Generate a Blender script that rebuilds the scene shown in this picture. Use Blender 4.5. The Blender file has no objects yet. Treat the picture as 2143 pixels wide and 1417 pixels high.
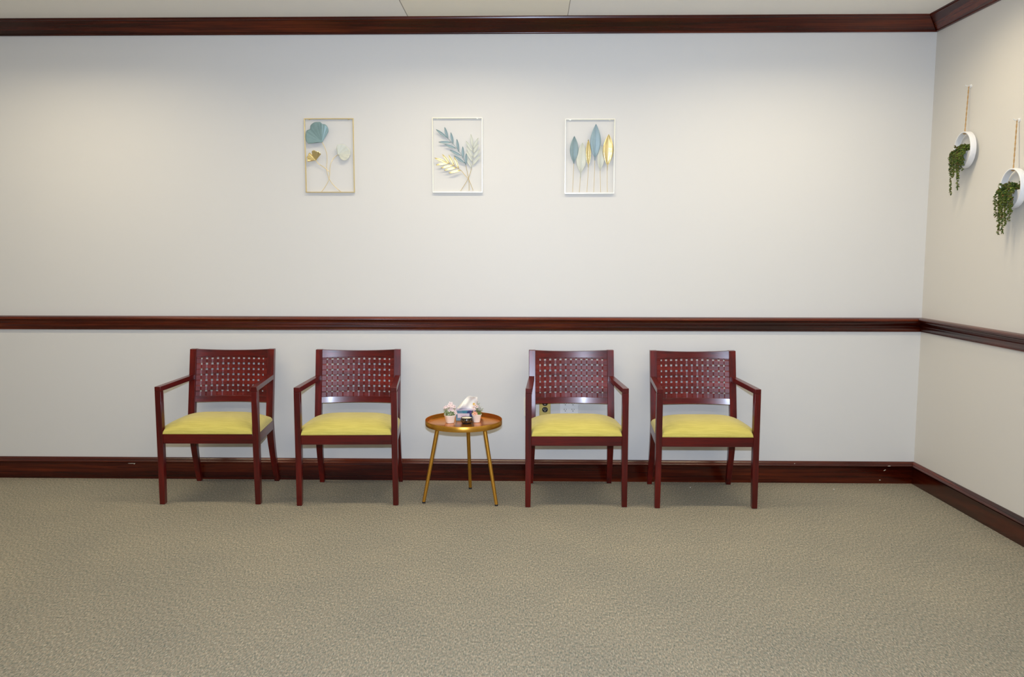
import bpy, bmesh, math, random
from mathutils import Vector, Matrix, Euler
random.seed(7)
PI = math.pi
S = bpy.context.scene
C = S.collection

# ------------------------------------------------------------------ camera
F_PX, PITCH, YAW, ROLL = 1724.02, 0.1067, -0.0205, 0.0009
CAM = Vector((0.0, -4.957, 1.4109))
cy, sy, cp, sp = math.cos(YAW), math.sin(YAW), math.cos(PITCH), math.sin(PITCH)
fwd = Vector((sy*cp, cy*cp, -sp)); rgt = Vector((cy, -sy, 0)); upv = rgt.cross(fwd)
r2 = rgt*math.cos(ROLL) + upv*math.sin(ROLL); u2 = -rgt*math.sin(ROLL) + upv*math.cos(ROLL)
cam_d = bpy.data.cameras.new('camera'); cam = bpy.data.objects.new('camera', cam_d); C.objects.link(cam)
m = Matrix.Identity(4)
for i in range(3):
    m[i][0] = r2[i]; m[i][1] = u2[i]; m[i][2] = -fwd[i]; m[i][3] = CAM[i]
cam.matrix_world = m
cam_d.sensor_fit = 'HORIZONTAL'; cam_d.sensor_width = 36; cam_d.lens = 36*F_PX/2143
cam_d.clip_start = 0.05
S.camera = cam

# ------------------------------------------------------------------ world, lights, exposure
S.view_settings.view_transform = 'Standard'; S.view_settings.look = 'None'
S.view_settings.gamma = 1; S.view_settings.use_curve_mapping = False
S.view_settings.exposure = 0.10
w = bpy.data.worlds.new('world'); S.world = w; w.use_nodes = True
bg = w.node_tree.nodes['Background']; bg.inputs[0].default_value = (0.75, 0.87, 1.0, 1); bg.inputs[1].default_value = 1.0
FLASH_W = 62.0
FLASH_COL = (0.77, 0.92, 1.20)
CEIL_COL = (1.0, 0.85, 0.60)
CEIL_STR = 9.3
DOWN_W, DOWN_SPREAD = 10.8, 150
fl = bpy.data.lights.new('camera_flash', 'AREA'); fl.shape = 'RECTANGLE'; fl.size = 0.09; fl.size_y = 0.05
fl.spread = math.radians(150); fl.energy = FLASH_W; fl.color = FLASH_COL
flo = bpy.data.objects.new('camera_flash', fl); C.objects.link(flo)
flo.location = CAM + Vector((0.0, -0.02, 0.19))
flo.rotation_euler = Euler((PI/2 - 0.06, 0, 0))

# ------------------------------------------------------------------ room numbers
XR, KR = 2.3465, 0.03646            # right wall: x = XR - KR*y
ZC = 2.74
X_LEFT, Y_REAR = -4.4, -7.2
def rx(y, off=0.0): return XR - KR*y - off*math.sqrt(1+KR*KR)

# ------------------------------------------------------------------ helpers
def new_bm(): return bmesh.new()
def obj(name, bm, mat, parent=None, smooth=True, angle=35, bevel=None):
    me = bpy.data.meshes.new(name)
    bmesh.ops.recalc_face_normals(bm, faces=bm.faces)
    bm.to_mesh(me); bm.free()
    o = bpy.data.objects.new(name, me); C.objects.link(o)
    mats = mat if isinstance(mat, (list, tuple)) else [mat]
    for x in mats: me.materials.append(x)
    if smooth:
        for p in me.polygons: p.use_smooth = True
        sharp_by_angle(me, angle)
    if bevel:
        b = o.modifiers.new('bevel', 'BEVEL'); b.width = bevel; b.segments = 2; b.limit_method = 'ANGLE'; b.angle_limit = math.radians(40)
        b.harden_normals = False
    if parent: o.parent = parent
    return o
def sharp_by_angle(me, deg):
    bm = bmesh.new(); bm.from_mesh(me); lim = math.radians(deg)
    for e in bm.edges:
        if len(e.link_faces) == 2:
            e.smooth = e.calc_face_angle(0) < lim
        else: e.smooth = True
    bm.to_mesh(me); bm.free()
def tag(o, label=None, cat=None, group=None, kind=None):
    if label: o['label'] = label
    if cat: o['category'] = cat
    if group: o['group'] = group
    if kind: o['kind'] = kind
    return o
def thing(name, label, cat, loc=(0,0,0), rotz=0.0, group=None):
    o = bpy.data.objects.new(name, None); C.objects.link(o); o.empty_display_size = 0.05
    o.location = loc; o.rotation_euler = (0,0,rotz)
    return tag(o, label, cat, group)
def add_box(bm, x0, x1, y0, y1, z0, z1):
    vs = [bm.verts.new(p) for p in ((x0,y0,z0),(x1,y0,z0),(x1,y1,z0),(x0,y1,z0),(x0,y0,z1),(x1,y0,z1),(x1,y1,z1),(x0,y1,z1))]
    for f in ((0,1,2,3),(4,5,6,7),(0,1,5,4),(1,2,6,5),(2,3,7,6),(3,0,4,7)): bm.faces.new([vs[i] for i in f])
    return vs
def add_quad(bm, a, b, c, d):
    return bm.faces.new([bm.verts.new(p) for p in (a,b,c,d)])
def loft(bm, rings, closed=True, caps=True):
    R = [[bm.verts.new(p) for p in r] for r in rings]; n = len(R[0])
    for a, b in zip(R[:-1], R[1:]):
        for i in range(n if closed else n-1):
            j = (i+1) % n
            bm.faces.new((a[i], a[j], b[j], b[i]))
    if caps and closed:
        bm.faces.new(R[0][::-1]); bm.faces.new(R[-1])
    return R
def lathe(bm, prof, cx=0, cy_=0, n=48, caps=True):
    """prof: list of (r,z)"""
    rings = [[(cx+max(r,1e-5)*math.cos(2*PI*i/n), cy_+max(r,1e-5)*math.sin(2*PI*i/n), z) for i in range(n)] for r, z in prof]
    return loft(bm, rings, True, caps)
def tube(bm, pts, r, n=10, caps=True):
    pts = [Vector(p) for p in pts]; rings = []
    rr = r if isinstance(r, (list, tuple)) else [r]*len(pts)
    prev = None
    for i, p in enumerate(pts):
        t = (pts[min(i+1, len(pts)-1)] - pts[max(i-1, 0)]).normalized()
        if prev is None:
            a = Vector((0,0,1)) if abs(t.z) < 0.9 else Vector((1,0,0))
            u = t.cross(a).normalized()
        else:
            u = (prev - t*prev.dot(t)).normalized()
        prev = u; v = t.cross(u)
        rings.append([p + (u*math.cos(2*PI*k/n) + v*math.sin(2*PI*k/n))*rr[i] for k in range(n)])
    return loft(bm, rings, True, caps)
def xform(bm, mat, start=0):
    bm.verts.ensure_lookup_table()
    for v in bm.verts[start:]: v.co = mat @ v.co

# ------------------------------------------------------------------ materials
def mat_base(name):
    mt = bpy.data.materials.new(name); mt.use_nodes = True
    nt = mt.node_tree; b = nt.nodes['Principled BSDF']
    return mt, nt, b
def N(nt, t, **kw):
    n = nt.nodes.new(t)
    for k, v in kw.items(): setattr(n, k, v)
    return n
def ramp(nt, stops):
    r = nt.nodes.new('ShaderNodeValToRGB'); e = r.color_ramp.elements
    while len(e) < len(stops): e.new(0.5)
    for i, (p, c) in enumerate(stops):
        e[i].position = p; e[i].color = (*c, 1)
    return r
def srgb(r, g, b):
    f = lambda v: (v/255/12.92) if v/255 <= 0.04045 else ((v/255+0.055)/1.055)**2.4
    return (f(r), f(g), f(b))
def coords(nt, scale=(1,1,1), kind='Object', rot=(0,0,0)):
    tc = N(nt, 'ShaderNodeTexCoord'); mp = N(nt, 'ShaderNodeMapping')
    mp.inputs['Scale'].default_value = scale; mp.inputs['Rotation'].default_value = rot
    nt.links.new(tc.outputs[kind], mp.inputs[0]); return mp.outputs[0]
def noise(nt, vec, scale, detail=3, rough=0.5):
    n = N(nt, 'ShaderNodeTexNoise'); n.inputs['Scale'].default_value = scale
    n.inputs['Detail'].default_value = detail; n.inputs['Roughness'].default_value = rough
    nt.links.new(vec, n.inputs['Vector']); return n.outputs['Fac']
def bump(nt, b, h, strength, dist):
    bp = N(nt, 'ShaderNodeBump'); bp.inputs['Strength'].default_value = strength; bp.inputs['Distance'].default_value = dist
    nt.links.new(h, bp.inputs['Height']); nt.links.new(bp.outputs[0], b.inputs['Normal'])

def plain(name, col, rough=0.5, metal=0.0, spec=0.5, coat=0.0, bumpy=None, vary=0.0, vscale=30):
    mt, nt, b = mat_base(name)
    b.inputs['Base Color'].default_value = (*col, 1); b.inputs['Roughness'].default_value = rough
    b.inputs['Metallic'].default_value = metal; b.inputs['Specular IOR Level'].default_value = spec
    b.inputs['Coat Weight'].default_value = coat; b.inputs['Coat Roughness'].default_value = 0.15
    v = coords(nt)
    if vary:
        n = noise(nt, v, vscale)
        r = ramp(nt, [(0.3, tuple(c*(1-vary) for c in col)), (0.7, tuple(min(1, c*(1+vary)) for c in col))])
        nt.links.new(n, r.inputs[0]); nt.links.new(r.outputs[0], b.inputs['Base Color'])
    if bumpy: bump(nt, b, noise(nt, v, bumpy[0], 4), bumpy[1], bumpy[2])
    return mt

def wood(name, c_dark, c_mid, c_light, scale=(1.5, 30, 30), rough=0.32, spec=0.5, kind='Object', coat=0.0):
    mt, nt, b = mat_base(name)
    v = coords(nt, scale, kind)
    n1 = noise(nt, v, 2.0, 6, 0.65)
    v2 = coords(nt, tuple(s*0.3 for s in scale), kind)
    n2 = noise(nt, v2, 1.5, 2, 0.5)
    mx = N(nt, 'ShaderNodeMath', operation='ADD'); mx2 = N(nt, 'ShaderNodeMath', operation='MULTIPLY'); mx2.inputs[1].default_value = 0.5
    nt.links.new(n1, mx.inputs[0]); nt.links.new(n2, mx.inputs[1]); nt.links.new(mx.outputs[0], mx2.inputs[0])
    r = ramp(nt, [(0.36, c_dark), (0.5, c_mid), (0.66, c_light)])
    nt.links.new(mx2.outputs[0], r.inputs[0]); nt.links.new(r.outputs[0], b.inputs['Base Color'])
    b.inputs['Roughness'].default_value = rough; b.inputs['Specular IOR Level'].default_value = spec
    b.inputs['Coat Weight'].default_value = coat; b.inputs['Coat Roughness'].default_value = 0.12
    bump(nt, b, n1, 0.06, 0.001)
    return mt

M = {}
M['wall'] = plain('wall_paint', srgb(222, 221, 217), 0.5, spec=0.2, bumpy=(220, 0.05, 0.0006))
M['wall_right'] = plain('wall_paint_side', srgb(220, 216, 207), 0.55, spec=0.2, bumpy=(220, 0.05, 0.0006))
M['cherry'] = wood('cherry_wood', srgb(60, 5, 6), srgb(86, 10, 8), srgb(112, 19, 11), (40, 40, 3), 0.28, 0.45, coat=0.12)
M['cherry_h'] = wood('cherry_wood_horizontal', srgb(60, 5, 6), srgb(86, 10, 8), srgb(112, 19, 11), (3, 40, 40), 0.28, 0.45, coat=0.12)
tr = (srgb(34, 5, 2), srgb(62, 15, 5), srgb(106, 38, 12))
M['trim_x'] = wood('mahogany_trim', *tr, (1.2, 34, 34), 0.25, 0.4, coat=0.1)
M['trim_y'] = wood('mahogany_trim_side', *tr, (34, 1.2, 34), 0.25, 0.4, coat=0.1)
tr2 = (srgb(36, 6, 2), srgb(70, 18, 5), srgb(118, 44, 13))
M['rail_x'] = wood('orange_mahogany', *tr2, (1.2, 34, 34), 0.27, 0.45, coat=0.1)
M['rail_y'] = wood('orange_mahogany_side', *tr2, (34, 1.2, 34), 0.27, 0.45, coat=0.1)
M['white'] = plain('white_plastic', srgb(238, 238, 236), 0.4)
M['white_metal'] = plain('white_enamel', srgb(240, 240, 240), 0.35)
M['cream'] = plain('cream_plastic', srgb(240, 234, 214), 0.4)
M['brass'] = plain('brass_plate', srgb(206, 184, 104), 0.4, metal=0.35, vary=0.06)
M['black'] = plain('black_plastic', (0.012, 0.012, 0.014), 0.3)
M['rubber'] = plain('black_rubber', (0.015, 0.015, 0.018), 0.6)
M['gold'] = plain('gold_paint', srgb(206, 150, 58), 0.33, metal=0.85, vary=0.05, vscale=60)
M['copper'] = plain('tray_inside', srgb(216, 136, 46), 0.22, metal=0.75, vary=0.04)
M['frame_gold'] = plain('frame_gold', srgb(226, 206, 150), 0.32, metal=0.75)
M['frame_silver'] = plain('frame_pale_gold', srgb(244, 238, 214), 0.28, metal=0.6)
M['gold_leaf'] = plain('gold_leaf', srgb(222, 204, 146), 0.3, metal=0.8, bumpy=(90, 0.25, 0.002))
M['teal'] = plain('teal_metal', srgb(134, 162, 162), 0.42, metal=0.15, bumpy=(60, 0.1, 0.001), vary=0.05)
M['blue'] = plain('blue_metal', srgb(144, 167, 175), 0.42, metal=0.15, bumpy=(60, 0.1, 0.001), vary=0.06)
M['slate'] = plain('slate_metal', srgb(136, 157, 160), 0.42, metal=0.15, bumpy=(60, 0.1, 0.001), vary=0.06)
M['sage'] = plain('sage_metal', srgb(206, 208, 194), 0.45, metal=0.1, bumpy=(60, 0.1, 0.001), vary=0.04)
M['ceramic'] = plain('white_ceramic', srgb(250, 244, 232), 0.25)
M['cord'] = plain('jute_cord', srgb(186, 150, 98), 0.85, bumpy=(400, 0.5, 0.001), vary=0.15, vscale=200)
M['petal'] = plain('pink_petal', srgb(252, 230, 226), 0.6, vary=0.05)
M['petal_peach'] = plain('peach_petal', srgb(248, 186, 160), 0.6, vary=0.06)
M['yellow'] = plain('yellow_bloom', srgb(238, 196, 70), 0.6)
M['filler'] = plain('tiny_white_bloom', srgb(232, 240, 214), 0.6)
M['tissue'] = plain('tissue_paper', srgb(250, 246, 236), 0.8)
M['wax'] = plain('cream_wax', srgb(250, 242, 214), 0.45)

def foliage(name, cols, rough=0.5):
    mt, nt, b = mat_base(name)
    g = N(nt, 'ShaderNodeNewGeometry')
    st = [(i/(len(cols)-1), c) for i, c in enumerate(cols)]
    r = ramp(nt, st); nt.links.new(g.outputs['Random Per Island'], r.inputs[0])
    nt.links.new(r.outputs[0], b.inputs['Base Color']); b.inputs['Roughness'].default_value = rough
    return mt
M['trailing'] = foliage('trailing_leaves', [srgb(36, 62, 14), srgb(70, 98, 22), srgb(120, 132, 40), srgb(52, 84, 22), srgb(112, 84, 40), srgb(92, 118, 36)])
M['green'] = foliage('green_leaves', [srgb(60, 96, 36), srgb(110, 140, 54), srgb(160, 178, 70), srgb(80, 112, 44)])

def fabric_mat():
    mt, nt, b = mat_base('olive_yellow_fabric')
    v = coords(nt)
    w1 = N(nt, 'ShaderNodeTexWave', wave_type='BANDS', bands_direction='X'); w1.inputs['Scale'].default_value = 130; w1.inputs['Distortion'].default_value = 1.0
    w2 = N(nt, 'ShaderNodeTexWave', wave_type='BANDS', bands_direction='Y'); w2.inputs['Scale'].default_value = 110; w2.inputs['Distortion'].default_value = 1.5
    nt.links.new(v, w1.inputs[0]); nt.links.new(v, w2.inputs[0])
    ad = N(nt, 'ShaderNodeMath', operation='MULTIPLY'); nt.links.new(w1.outputs['Fac'], ad.inputs[0]); nt.links.new(w2.outputs['Fac'], ad.inputs[1])
    v2 = coords(nt, (4, 40, 40)); n = noise(nt, v2, 3, 3)
    mx = N(nt, 'ShaderNodeMath', operation='MULTIPLY_ADD'); mx.inputs[1].default_value = 0.35; nt.links.new(ad.outputs[0], mx.inputs[0])
    m3 = N(nt, 'ShaderNodeMath', operation='MULTIPLY'); m3.inputs[1].default_value = 0.5; nt.links.new(n, m3.inputs[0]); nt.links.new(m3.outputs[0], mx.inputs[2])
    r = ramp(nt, [(0.1, srgb(186, 172, 80)), (0.65, srgb(230, 216, 118))])
    nt.links.new(mx.outputs[0], r.inputs[0]); nt.links.new(r.outputs[0], b.inputs['Base Color'])
    b.inputs['Roughness'].default_value = 0.85; b.inputs['Sheen Weight'].default_value = 0.25; b.inputs['Specular IOR Level'].default_value = 0.2
    bump(nt, b, ad.outputs[0], 0.35, 0.0008)
    return mt
M['fabric'] = fabric_mat()

def carpet_mat():
    mt, nt, b = mat_base('loop_carpet')
    v = coords(nt)
    v = coords(nt, (1, 0.34, 1)); n1 = noise(nt, v, 200, 2, 0.65)
    n2 = noise(nt, coords(nt, (1, 0.42, 1)), 140, 2, 0.6)
    n3 = noise(nt, coords(nt), 2.2, 3, 0.5)
    r1 = ramp(nt, [(0.30, srgb(74, 79, 75)), (0.45, srgb(132, 130, 117)), (0.56, srgb(160, 154, 137)), (0.72, srgb(214, 206, 188))])
    r2_ = ramp(nt, [(0.32, srgb(106, 114, 108)), (0.44, srgb(140, 139, 121)), (0.55, srgb(158, 145, 129)), (0.68, srgb(188, 173, 146))])
    nt.links.new(n1, r1.inputs[0]); nt.links.new(n2, r2_.inputs[0])
    mx = N(nt, 'ShaderNodeMixRGB'); mx.inputs[0].default_value = 0.5
    nt.links.new(r1.outputs[0], mx.inputs[1]); nt.links.new(r2_.outputs[0], mx.inputs[2])
    r3 = ramp(nt, [(0.3, (0.93, 0.94, 0.95)), (0.7, (1.05, 1.04, 1.02))]); nt.links.new(n3, r3.inputs[0])
    m2 = N(nt, 'ShaderNodeMixRGB', blend_type='MULTIPLY'); m2.inputs[0].default_value = 1
    nt.links.new(mx.outputs[0], m2.inputs[1]); nt.links.new(r3.outputs[0], m2.inputs[2])
    nt.links.new(m2.outputs[0], b.inputs['Base Color'])
    b.inputs['Roughness'].default_value = 0.95; b.inputs['Specular IOR Level'].default_value = 0.1
    vo = N(nt, 'ShaderNodeTexVoronoi'); vo.inputs['Scale'].default_value = 170; nt.links.new(v, vo.inputs['Vector'])
    bump(nt, b, vo.outputs['Distance'], 0.6, 0.003)
    return mt
M['carpet'] = carpet_mat()

def ceiling_mat():
    # plaster with a repaired rectangle of warmer paint between two hairline seams
    mt, nt, b = mat_base('ceiling_plaster')
    tc = N(nt, 'ShaderNodeTexCoord'); sx = N(nt, 'ShaderNodeSeparateXYZ'); nt.links.new(tc.outputs['Object'], sx.inputs[0])
    def step(out, edge, gt=True):
        q = N(nt, 'ShaderNodeMath', operation='GREATER_THAN' if gt else 'LESS_THAN'); q.inputs[1].default_value = edge
        nt.links.new(out, q.inputs[0]); return q.outputs[0]
    def mul(a, c):
        q = N(nt, 'ShaderNodeMath', operation='MULTIPLY'); nt.links.new(a, q.inputs[0]); nt.links.new(c, q.inputs[1]); return q.outputs[0]
    patch = mul(step(sx.outputs[0], -0.697), step(sx.outputs[0], 0.216, False))
    s1 = mul(step(sx.outputs[0], -0.700), step(sx.outputs[0], -0.695, False))
    s2 = mul(step(sx.outputs[0], 0.214), step(sx.outputs[0], 0.218, False))
    ad = N(nt, 'ShaderNodeMath', operation='ADD'); nt.links.new(s1, ad.inputs[0]); nt.links.new(s2, ad.inputs[1])
    near = step(sx.outputs[1], -0.9)
    m1 = N(nt, 'ShaderNodeMixRGB'); m1.inputs[1].default_value = (*srgb(246, 243, 236), 1); m1.inputs[2].default_value = (*srgb(246, 240, 224), 1)
    nt.links.new(mul(patch, near), m1.inputs[0])
    m2 = N(nt, 'ShaderNodeMixRGB'); m2.inputs[2].default_value = (*srgb(160, 152, 138), 1)
    nt.links.new(m1.outputs[0], m2.inputs[1]); nt.links.new(mul(ad.outputs[0], near), m2.inputs[0])
    nt.links.new(m2.outputs[0], b.inputs['Base Color']); b.inputs['Roughness'].default_value = 0.7
    return mt
M['ceiling'] = ceiling_mat()

def emit(name, col, s):
    mt = bpy.data.materials.new(name); mt.use_nodes = True; nt = mt.node_tree
    nt.nodes.remove(nt.nodes['Principled BSDF'])
    e = N(nt, 'ShaderNodeEmission'); e.inputs[0].default_value = (*col, 1); e.inputs[1].default_value = s
    nt.links.new(e.outputs[0], nt.nodes['Material Output'].inputs[0]); return mt
M['diffuser'] = emit('lamp_diffuser', CEIL_COL, CEIL_STR)
M['diffuser_soft'] = emit('lamp_diffuser_soft', CEIL_COL, 2.0)
M['diffuser_far'] = emit('lamp_diffuser_dim', CEIL_COL, CEIL_STR*0.80)

# ------------------------------------------------------------------ room shell
def struct(name, bm, mat, parent=None, **kw):
    o = obj(name, bm, mat, parent, **kw)
    if parent is None: o['kind'] = 'structure'
    return o
XRR = rx(Y_REAR)
bm = new_bm(); add_box(bm, X_LEFT-0.15, XRR+0.3, Y_REAR-0.15, 0.15, -0.1, 0.0); struct('floor', bm, M['carpet'], smooth=False)
bm = new_bm(); add_box(bm, X_LEFT-0.15, XRR+0.3, Y_REAR-0.15, 0.15, ZC, ZC+0.1); struct('ceiling', bm, M['ceiling'], smooth=False)
bm = new_bm(); add_box(bm, X_LEFT-0.12, XR+0.12, 0, 0.12, 0, ZC); struct('wall_back', bm, M['wall'], smooth=False)
bm = new_bm(); add_box(bm, X_LEFT-0.12, X_LEFT, Y_REAR, -0.0, 0, ZC); struct('wall_left', bm, M['wall_right'], smooth=False)
bm = new_bm(); add_box(bm, X_LEFT-0.12, XRR+0.12, Y_REAR-0.12, Y_REAR, 0, ZC); struct('wall_rear', bm, M['wall_right'], smooth=False)
# right wall: a skewed slab with a window opening just outside the frame
WY0, WY1, WZ0, WZ1 = -1.86, -0.98, 1.06, 2.30
def rpt(y, off, z): return (rx(y, off), y, z)
def skew_box(bm, y0, y1, o0, o1, z0, z1):
    vs = [bm.verts.new(p) for p in (rpt(y0,o0,z0), rpt(y1,o0,z0), rpt(y1,o1,z0), rpt(y0,o1,z0), rpt(y0,o0,z1), rpt(y1,o0,z1), rpt(y1,o1,z1), rpt(y0,o1,z1))]
    for f in ((0,1,2,3),(4,5,6,7),(0,1,5,4),(1,2,6,5),(2,3,7,6),(3,0,4,7)): bm.faces.new([vs[i] for i in f])
bm = new_bm()
skew_box(bm, Y_REAR, WY0, -0.12, 0, 0, ZC); skew_box(bm, WY1, 0.0, -0.12, 0, 0, ZC)
skew_box(bm, WY0, WY1, -0.12, 0, 0, WZ0); skew_box(bm, WY0, WY1, -0.12, 0, WZ1, ZC)
struct('wall_right', bm, M['wall_right'], smooth=False)
win = bpy.data.objects.new('window_1', None); C.objects.link(win); win.location = rpt((WY0+WY1)/2, 0, WZ0); win['kind'] = 'structure'
bm = new_bm()
for a, b2 in ((WY0, WY0+0.05), (WY1-0.05, WY1)): skew_box(bm, a, b2, -0.10, -0.03, WZ0, WZ1)
for a, b2 in ((WZ0, WZ0+0.05), (WZ1-0.05, WZ1)): skew_box(bm, WY0+0.05, WY1-0.05, -0.10, -0.03, a, b2)
for k in (1, 2):
    yy = WY0 + (WY1-WY0)*k/3; skew_box(bm, yy-0.02, yy+0.02, -0.08, -0.05, WZ0+0.05, WZ1-0.05)
for zz in (1.30, 1.79): skew_box(bm, WY0+0.05, WY1-0.05, -0.078, -0.052, zz-0.018, zz+0.018)
f_ = obj('window_frame', bm, M['white'], None, smooth=False); f_.parent = win; f_.matrix_parent_inverse = Matrix.Translation(win.location).inverted()
mt, nt, b = mat_base('window_glass')
nt.nodes.remove(b); g1 = N(nt, 'ShaderNodeBsdfTransparent'); g2 = N(nt, 'ShaderNodeBsdfGlossy'); g2.inputs['Roughness'].default_value = 0.02
ms = N(nt, 'ShaderNodeMixShader'); ms.inputs[0].default_value = 0.06
nt.links.new(g1.outputs[0], ms.inputs[1]); nt.links.new(g2.outputs[0], ms.inputs[2]); nt.links.new(ms.outputs[0], nt.nodes['Material Output'].inputs[0])
M['glass'] = mt
bm = new_bm(); skew_box(bm, WY0+0.05, WY1-0.05, -0.068, -0.064, WZ0+0.05, WZ1-0.05)
g_ = obj('pane', bm, M['glass'], None, smooth=False); g_.parent = win; g_.matrix_parent_inverse = Matrix.Translation(win.location).inverted()

# mouldings ------------------------------------------------------------------
def bead(o, z, r, a0, a1, n=6):
    return [(o + r*math.cos(math.radians(a0+(a1-a0)*i/n)), z + r*math.sin(math.radians(a0+(a1-a0)*i/n))) for i in range(n+1)]
def curve(p0, c, p1, n=7):
    return [((1-t)**2*p0[0]+2*t*(1-t)*c[0]+t*t*p1[0], (1-t)**2*p0[1]+2*t*(1-t)*c[1]+t*t*p1[1]) for t in [i/n for i in range(n+1)]]
CROWN = [(0, 2.663), (0.0095, 2.663), (0.0105, 2.6635), (0.0122, 2.6695), (0.0118, 2.6715), (0.0105, 2.673), (0.0118, 2.6745), (0.0132, 2.6800)] + curve((0.0140, 2.6815), (0.020, 2.6985), (0.0430, 2.7000)) \
        + [(0.0446, 2.7008), (0.0458, 2.7045), (0.0468, 2.7085), (0.0473, 2.7115)] + curve((0.0480, 2.7130), (0.054, 2.7275), (0.0855, 2.7285)) + [(0.0872, 2.7292), (0.0882, 2.7325), (0.0890, 2.7355), (0.0915, 2.7362), (0.0935, 2.7370), (0.0945, ZC)]
RAIL = [(0, 0.928), (0.008, 0.928)] + bead(0.008, 0.9315, 0.0035, -90, 60, 4) + [(0.0095, 0.936)] + curve((0.0105, 0.936), (0.0175, 0.945), (0.0155, 0.960), 5) + bead(0.0145, 0.9635, 0.003, -60, 80, 4) + curve((0.013, 0.968), (0.0115, 0.9905), (0.0335, 0.9915), 7) + [(0.0365, 0.9925), (0.0385, 0.9955), (0.0385, 0.9995), (0.0365, 1.0035), (0.0325, 1.0070), (0.0260, 1.0098), (0.0170, 1.0115), (0.008, 1.0125), (0, 1.0125)]
BOARD = [(0, 0), (0.016, 0), (0.016, 0.0990), (0, 0.0990)]
CAP = [(0, 0.0992), (0.0120, 0.0992), (0.0125, 0.1035), (0.022, 0.1065), (0.0255, 0.108), (0.0260, 0.1095), (0.0250, 0.1115), (0.0195, 0.1178), (0.0170, 0.1185), (0.0165, 0.1196), (0.0172, 0.1208), (0.0155, 0.1238), (0.0100, 0.1290), (0.0070, 0.1322), (0.0045, 0.1335), (0, 0.1335)]
def run_back(name, prof, mat, **kw):
    bm = new_bm(); rings = []
    for end in (0, 1):
        rings.append([((rx(-o, o) if end else X_LEFT), -o, z) for o, z in prof])
    n = len(prof); A = [bm.verts.new(p) for p in rings[0]]; B = [bm.verts.new(p) for p in rings[1]]
    for i in range(n-1): bm.faces.new((A[i], A[i+1], B[i+1], B[i]))
    bm.faces.new((A[n-1], A[0], B[0], B[n-1])); bm.faces.new(A); bm.faces.new(B[::-1])
    return struct(name, bm, mat, angle=50)
def run_right(name, prof, mat):
    bm = new_bm(); n = len(prof)
    A = [bm.verts.new((rx(-o, o), -o, z)) for o, z in prof]
    B = [bm.verts.new((rx(Y_REAR, o), Y_REAR, z)) for o, z in prof]
    for i in range(n-1): bm.faces.new((A[i], A[i+1], B[i+1], B[i]))
    bm.faces.new((A[n-1], A[0], B[0], B[n-1])); bm.faces.new(A); bm.faces.new(B[::-1])
    return struct(name, bm, mat, angle=50)
run_back('trim_1', CROWN, M['trim_x']); run_right('trim_2', CROWN, M['trim_y'])
run_back('trim_3', RAIL, M['rail_x']); run_right('trim_4', RAIL, M['rail_y'])
run_back('trim_5', CAP, M['rail_x']); run_right('trim_6', CAP, M['rail_y'])
bb = run_back('baseboard_back', BOARD, M['trim_x']); run_right('baseboard_right', BOARD, M['trim_y'])
# pale chips knocked out of the baseboard
bm = new_bm()
def chip(x, z, w_, h_, rot, off):
    s = len(bm.verts)
    pts = [(-0.5, -0.2), (-0.2, -0.5), (0.35, -0.35), (0.5, 0.15), (0.1, 0.5), (-0.35, 0.3)]
    a = [bm.verts.new((x + (u*w_*math.cos(rot) - v*h_*math.sin(rot)), -off-0.0006, z + (u*w_*math.sin(rot) + v*h_*math.cos(rot)))) for u, v in pts]
    c = [bm.verts.new((q.co.x, -off+0.0004, q.co.z)) for q in a]
    bm.faces.new(a); bm.faces.new(c[::-1])
    for i in range(6): bm.faces.new((a[i], c[i], c[(i+1) % 6], a[(i+1) % 6]))
chip(2.188, 0.1115, 0.018, 0.003, 0, 0.025); chip(2.166, 0.083, 0.016, 0.004, 0.45, 0.016); chip(2.140, 0.022, 0.010, 0.004, 0, 0.016)
chip(-2.456, 0.0965, 0.05, 0.0025, 0, 0.016); chip(-2.44, 0.095, 0.008, 0.006, 0.8, 0.016); chip(1.62, 0.122, 0.005, 0.003, 0, 0.018)
obj('chipped_paint', bm, M['cream'], bb, smooth=False)

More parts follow.
